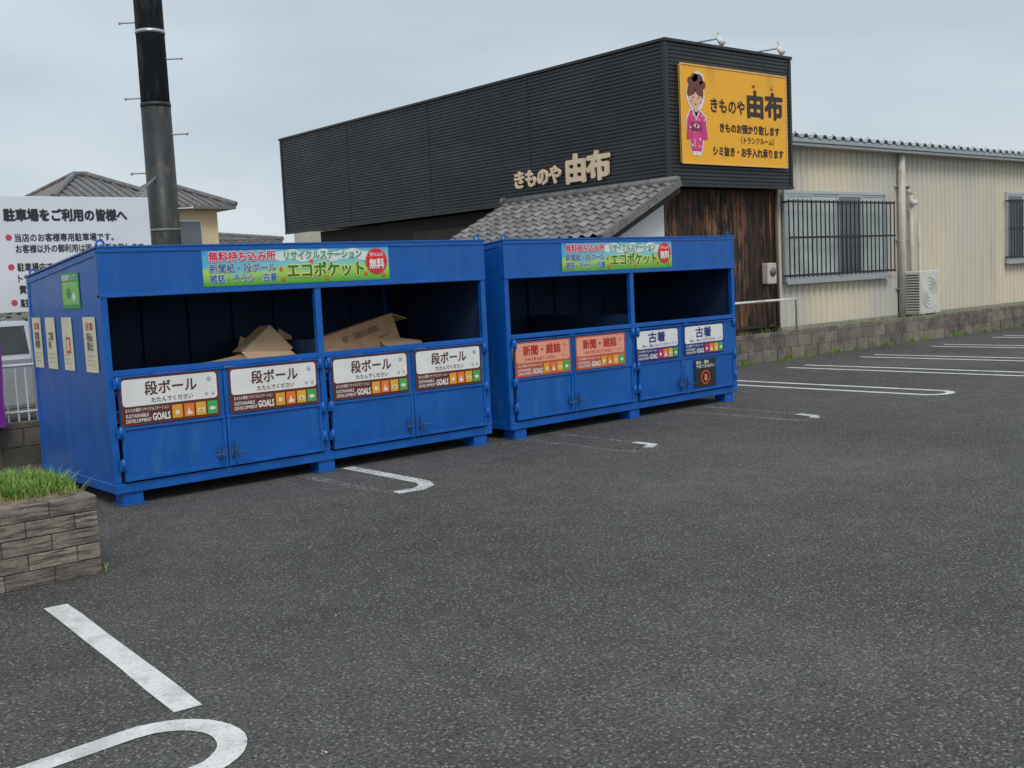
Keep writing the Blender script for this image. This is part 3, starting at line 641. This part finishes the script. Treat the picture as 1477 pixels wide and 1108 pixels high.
ac=E('air_conditioner_unit'); ax0,ax1,ay0,ay1,az0,az1=20.92,21.72,11.70,12.05,.47,1.36
boxes('casing',ac,[(ax0,ax1,ay0,ay1,az0,az1)],acm,.02)
boxes('feet',ac,[(ax0+.1,ax0+.2,ay0+.02,ay1,.36,.47),(ax1-.2,ax1-.1,ay0+.02,ay1,.36,.47)],pvc)
cxx,czz=ax0+.34,(az0+az1)/2
for rr in (.10,.17,.24,.31): tube('fan_guard',ac,[(cxx+rr*math.cos(a*math.pi/12),ay0-.006,czz+rr*math.sin(a*math.pi/12)) for a in range(25)],.007,acm,6)
boxes('panel_seam',ac,[(ax0+.66,ax0+.664,ay0-.002,ay0+.001,az0+.03,az1-.03)],pvc)
boxes('side_coil',ac,[(ax0-.004,ax0-.001,ay0+.03,ay1-.03,az0+.05,az1-.05)],M('coil_dark',(.10,.10,.10),.6))
boxes('side_louvres',ac,[(ax0-.014,ax0-.006,ay0+.03,ay1-.03,az0+.05+.055*i,az0+.075+.055*i) for i in range(15)],acm)
tube('refrigerant_pipe',ac,[(ax1-.08,ay1,1.2),(ax1-.05,12.13,1.25),(ax1-.05,12.14,2.4)],.03,pvc)
hr=E('handrail'); tube('rail',hr,[(15.2,11.33,1.02),(16.1,11.33,1.02),(16.1,11.33,.45)],.022,whitep); tube('post',hr,[(14.2,11.33,.45),(14.2,11.33,1.02),(15.2,11.33,1.02)],.022,whitep)

# ---------------------------------------------------------------- utility pole, guy wire
up=E('utility_pole'); px,py=5.58,13.1
tube('shaft_lower',up,[(px,py,0),(px,py,3.9)],.185,poleM,24,r2=.178); tube('shaft',up,[(px,py,3.9),(px,py,10.5)],.172,poleM2,24,r2=.150)
tube('band',up,[(px,py,3.88),(px,py,3.93)],.181,poleM,24); tube('band',up,[(px,py,2.38),(px,py,2.41)],.186,M('band_grey',(.2,.2,.19),.5),24); tube('strap',up,[(px,py,4.75),(px,py,4.79)],.176,alum,24)
for i in range(14):
    z=2.2+.45*i; s=1 if i%2 else -1; tube('step_bolt',up,[(px+s*.15*.76,py-s*.15*.64,z),(px+s*.36*.76,py-s*.36*.64,z)],.011,alum,8); tube('step_bolt_head',up,[(px+s*.35*.76,py-s*.35*.64,z),(px+s*.37*.76,py-s*.37*.64,z)],.02,alum,8)
gw=E('guy_wire')
A,Bv=V((5.5,13.0,3.05)),V((2.35,10.9,.9)); tube('wire',gw,[A,Bv],.006,alum,6)
hx=[]; d=(Bv-A); dn=d.normalized(); s1=dn.cross(V((0,0,1))).normalized(); s2=dn.cross(s1)
for i in range(520):
    t=i/519; hx.append(A+d*t+(s1*math.cos(i*.7)+s2*math.sin(i*.7))*.018)
tube('spiral_guard',gw,hx,.005,M('guard',(.25,.25,.22),.6),5)

# ---------------------------------------------------------------- notice board
nb=E('parking_notice_board'); ny_=11.42
boxes('panel',nb,[(1.9,4.70,ny_,ny_+.02,1.50,2.64)],M('sign_white',(.76,.78,.79),.5,var=.03),.003)
boxes('posts',nb,[(x,x+.06,ny_+.022,ny_+.08,0,2.62) for x in (2.2,3.4,4.55)],alum,.004)
boxes('rails',nb,[(1.9,4.70,ny_+.081,ny_+.11,z,z+.05) for z in (1.6,2.5)],alum)
nf=F((0,ny_,0),(1,0,0),(0,0,1),(0,-1,0)); ink=C(.03,.03,.035); red=C(.6,.06,.12)
text(nb,'heading','駐車場をご利用の皆様へ',3.23,4.46,2.39,2.52,nf,ink,0,.045)
def nl(b,x1,z,h=.085): text(nb,'notice_line',b,3.32,x1,z,z+h,nf,ink,0,.022)
for z in (2.22,1.93,1.58): disc(nb,'bullet',3.265,z+.015,.03,.03,nf,red,0)
nl('当店のお客様専用駐車場です。',4.30,2.19); nl('お客様以外の御利用は固くお断り致します。',4.64,2.08)
nl('駐車場内での事故・盗難・その他の',4.42,1.90); nl('トラブルについては、当店は一切',4.36,1.79); nl('責任を負いません。',3.95,1.68)
nl('駐車場内は徐行願います',4.3,1.545)
fl=E('banner_flag'); tube('flag_pole',fl,[(2.55,11.05,0),(2.55,11.05,2.2)],.012,whitep); box('flag_base',fl,2.4,2.7,10.9,11.2,0,.06,whitep,.01)
vs=[];fs=[]
for j in range(13):
    for i in range(7): vs.append((2.56+.43*i/6,11.05+.03*math.sin(i*1.1+j*.5),.42+.93*j/12))
for j in range(12):
    for i in range(6): k=j*7+i; fs.append((k,k+1,k+8,k+7))
mesh('flag_cloth',fl,vs,fs,C(.22,.03,.32),smooth=True); ffg=F((0,11.0,0),(1,0,0),(0,0,1),(0,-1,0)); text(fl,'flag_text','特\n売',2.65,2.92,.6,1.2,ffg,C(.8,.6,.05),2,.04)

# ---------------------------------------------------------------- parked car
car=E('parked_car',(4.2,15.2,0))
silver=M('silver_car_paint',(.50,.52,.54),.28,metal=.4,var=.04,coat=.5)
lo=[(-2.0,.28),(-2.05,.6),(-1.95,.9),(-1.3,.95),(.75,.95),(1.6,.86),(1.95,.70),(2.03,.45),(1.98,.25)]
prism('body',car,[(x,-.82,z) for x,z in lo],(0,1.64,0),silver,.06)
def frust(name,base,top,yb,yt,mat):
    vs=[(x,-yb,z) for x,z in base]+[(x,yb,z) for x,z in base[::-1]]+[(x,-yt,z) for x,z in top]+[(x,yt,z) for x,z in top[::-1]]
    mesh(name,car,vs,[(3,2,1,0),(4,5,6,7),(0,1,5,4),(1,2,6,5),(2,3,7,6),(3,0,4,7)],mat,bevel=.03)
frust('glasshouse',[(-1.85,.93),(1.0,.93)],[(-1.55,1.30),(.25,1.30)],.77,.62,M('car_glass',(.03,.035,.04),.1,var=.1,spec=.6))
frust('roof',[(-1.6,1.295),(.3,1.295)],[(-1.45,1.36),(.1,1.36)],.63,.54,silver)
for x in (-.75,.05):
    prism('pillar',car,[(x,-.778,.93),(x+.07,-.778,.93),(x+.06,-.635,1.30),(x,-.635,1.30)],(0,-.008,0),silver)
prism('windscreen_pillar',car,[(1.0,-.78,.93),(1.06,-.78,.93),(.31,-.63,1.31),(.24,-.63,1.31)],(0,-.01,0),silver)
for x in (-1.3,1.3):
    for y in (-.84,.66): tube('tyre',car,[(x,y,.31),(x,y+.18,.31)],.31,blackm,24)
    tube('wheel_rim',car,[(x,-.85,.31),(x,-.835,.31)],.19,alum,16)
box('headlight',car,1.72,1.99,-.80,-.45,.58,.70,C(.7,.7,.68,.2),.03); box('bumper',car,1.85,2.07,-.78,.78,.27,.45,silver,.05)
box('mirror',car,.65,.82,-.98,-.82,.92,1.05,silver,.03); boxes('door_lines',car,[(x,x+.008,-.826,-.8205,.3,.93) for x in (-.75,.05,.95)],blackm)

# ---------------------------------------------------------------- houses beyond
def house(name,x0,x1,y0,y1,ze,zr,wall,over=.7):
    h=E(name); box('walls',h,x0,x1,y0,y1,0,ze,wall)
    a,b,c,d=x0-over,x1+over,y0-over,y1+over; ins=min(b-a,d-c)/2; ym=(c+d)/2
    r0,r1=(a+ins*.9,ym),(b-ins*.9,ym)
    if r0[0]>r1[0]: r0=((a+b)/2-.2,ym); r1=((a+b)/2+.2,ym)
    vs=[(a,c,ze),(b,c,ze),(b,d,ze),(a,d,ze),(r0[0],r0[1],zr),(r1[0],r1[1],zr),(a,c,ze-.12),(b,c,ze-.12),(b,d,ze-.12),(a,d,ze-.12)]
    mesh('roof',h,vs,[(0,1,5,4),(1,2,5),(2,3,4,5),(3,0,4),(0,6,7,1),(1,7,8,2),(2,8,9,3),(3,9,6,0),(9,8,7,6)],rooft)
    n=int((b-a)/.35)
    for i in range(1,n):
        x=a+(b-a)*i/n; t=min(1,(x-a)/max(.01,r0[0]-a),(b-x)/max(.01,b-r1[0])); tube('tile_rib',h,[(x,c,ze+.03),(x,c+(ym-c)*t,ze+.03+(zr-ze)*t)],.05,rooft,5)
    n=int((d-c)/.35)
    for i in range(1,n):
        y=c+(d-c)*i/n; t=min(1,(y-c)/(ym-c),(d-y)/(d-ym)); tube('tile_rib',h,[(a,y,ze+.03),(a+(r0[0]-a)*t,y,ze+.03+(zr-ze)*t)],.05,rooft,5)
    for p,q in ((vs[0],vs[4]),(vs[3],vs[4]),(vs[1],vs[5]),(vs[4],vs[5])): tube('ridge',h,[(p[0],p[1],p[2]+.08),(q[0],q[1],q[2]+.1)],.12,rooft,8)
    k=int((x1-x0)/2.2)
    for i in range(k):
        x=x0+.8+i*2.2
        for z in ([3.6] if ze>4.5 else [])+[1.0]: boxes('window_frame',h,[(x-.05,x+1.15,y0-.05,y0-.002,z-.05,z+1.05)],alum); box('window_pane',h,x,x+1.1,y0-.06,y0-.052,z,z+1,glassd)
    return h
cream=M('cream_wall',(.66,.52,.32),.85); 
house('tiled_house',15.4,19.0,46,52,5.65,6.95,cream,.6); house('tiled_house',18.2,20.9,43.6,49,5.2,6.35,cream,.6); house('low_house',22.2,25,47,54,3.9,4.35,M('pale_wall',(.5,.45,.4),.8),.5)
vs=[];fs=[]
for c in range(60):
    cx_,cy_=-40+c*3.1+random.uniform(-1,1),80+random.uniform(-6,6); hh=random.uniform(2.2,4.0)
    for i in range(160):
        th=random.random()*6.28; ph=math.acos(random.uniform(-1,1)); r_=random.uniform(.7,1.05)
        x=cx_+2.2*r_*math.sin(ph)*math.cos(th); y=cy_+2*r_*math.sin(ph)*math.sin(th); z=hh*.55+hh*.5*r_*math.cos(ph); s=.28
        k=len(vs); a=[V((random.uniform(-s,s),random.uniform(-s,s),random.uniform(-s,s))) for _ in range(3)]
        vs+=[V((x,y,z))+q for q in a]; fs.append((k,k+1,k+2))
mesh('distant_trees',None,vs,fs,treeM)

# ---------------------------------------------------------------- world + sun
wd=bpy.data.worlds.new('World'); S.world=wd; wd.use_nodes=True; t=wd.node_tree; N=t.nodes; L=t.links
sun_el,sun_az=math.radians(52),math.radians(200)
sky=N.new('ShaderNodeTexSky'); sky.sky_type='NISHITA'; sky.sun_disc=False; sky.sun_elevation=sun_el; sky.sun_rotation=sun_az; sky.air_density=1.2; sky.dust_density=3
sc=N.new('ShaderNodeVectorMath'); sc.operation='SCALE'; sc.inputs['Scale'].default_value=.10; L.new(sky.outputs[0],sc.inputs[0])
tc=N.new('ShaderNodeTexCoord'); mp=N.new('ShaderNodeMapping'); mp.inputs['Scale'].default_value=(1,1,3.0); L.new(tc.outputs['Generated'],mp.inputs[0])
ns=N.new('ShaderNodeTexNoise'); ns.inputs['Scale'].default_value=2.6; ns.inputs['Detail'].default_value=4; ns.inputs['Roughness'].default_value=.45; L.new(mp.outputs[0],ns.inputs['Vector'])
cl_=mixc(t,mrange(t,ns.outputs['Fac'],.36,.64,0,1),(.47,.545,.61),(.64,.70,.75))
mx=mixc(t,.86,sc.outputs[0],cl_)
L.new(mx,N['Background'].inputs[0]); N['Background'].inputs[1].default_value=1.14
sl_=bpy.data.lights.new('sun','SUN'); sl_.energy=1.5; sl_.angle=math.radians(22); sl_.color=(1,.965,.91)
so=bpy.data.objects.new('sun',sl_); COL.objects.link(so)
sd=V((-.35,-.75,1.0)); so.rotation_euler=sd.to_track_quat('Z','Y').to_euler(); so.location=(0,0,20)
S.view_settings.view_transform='Standard'; S.view_settings.look='None'; S.view_settings.exposure=0
# ---------------------------------------------------------------- camera
roll,pitch,yaw=-.0476,.0960,.8702
fw=V((math.cos(yaw)*math.cos(pitch),math.sin(yaw)*math.cos(pitch),-math.sin(pitch))); r=V((math.sin(yaw),-math.cos(yaw),0)); u=r.cross(fw)
c,s=math.cos(roll),math.sin(roll); r2=r*c+u*s; u2=-r*s+u*c
cam=bpy.data.cameras.new('camera'); co=bpy.data.objects.new('camera',cam); COL.objects.link(co)
m=Matrix((r2,u2,-fw)).transposed().to_4x4(); m.translation=V((0,0,1.6)); co.matrix_world=m
cam.sensor_width=36; cam.lens=36*1576.35/1477; cam.clip_end=3000; cam.clip_start=.05
S.camera=co
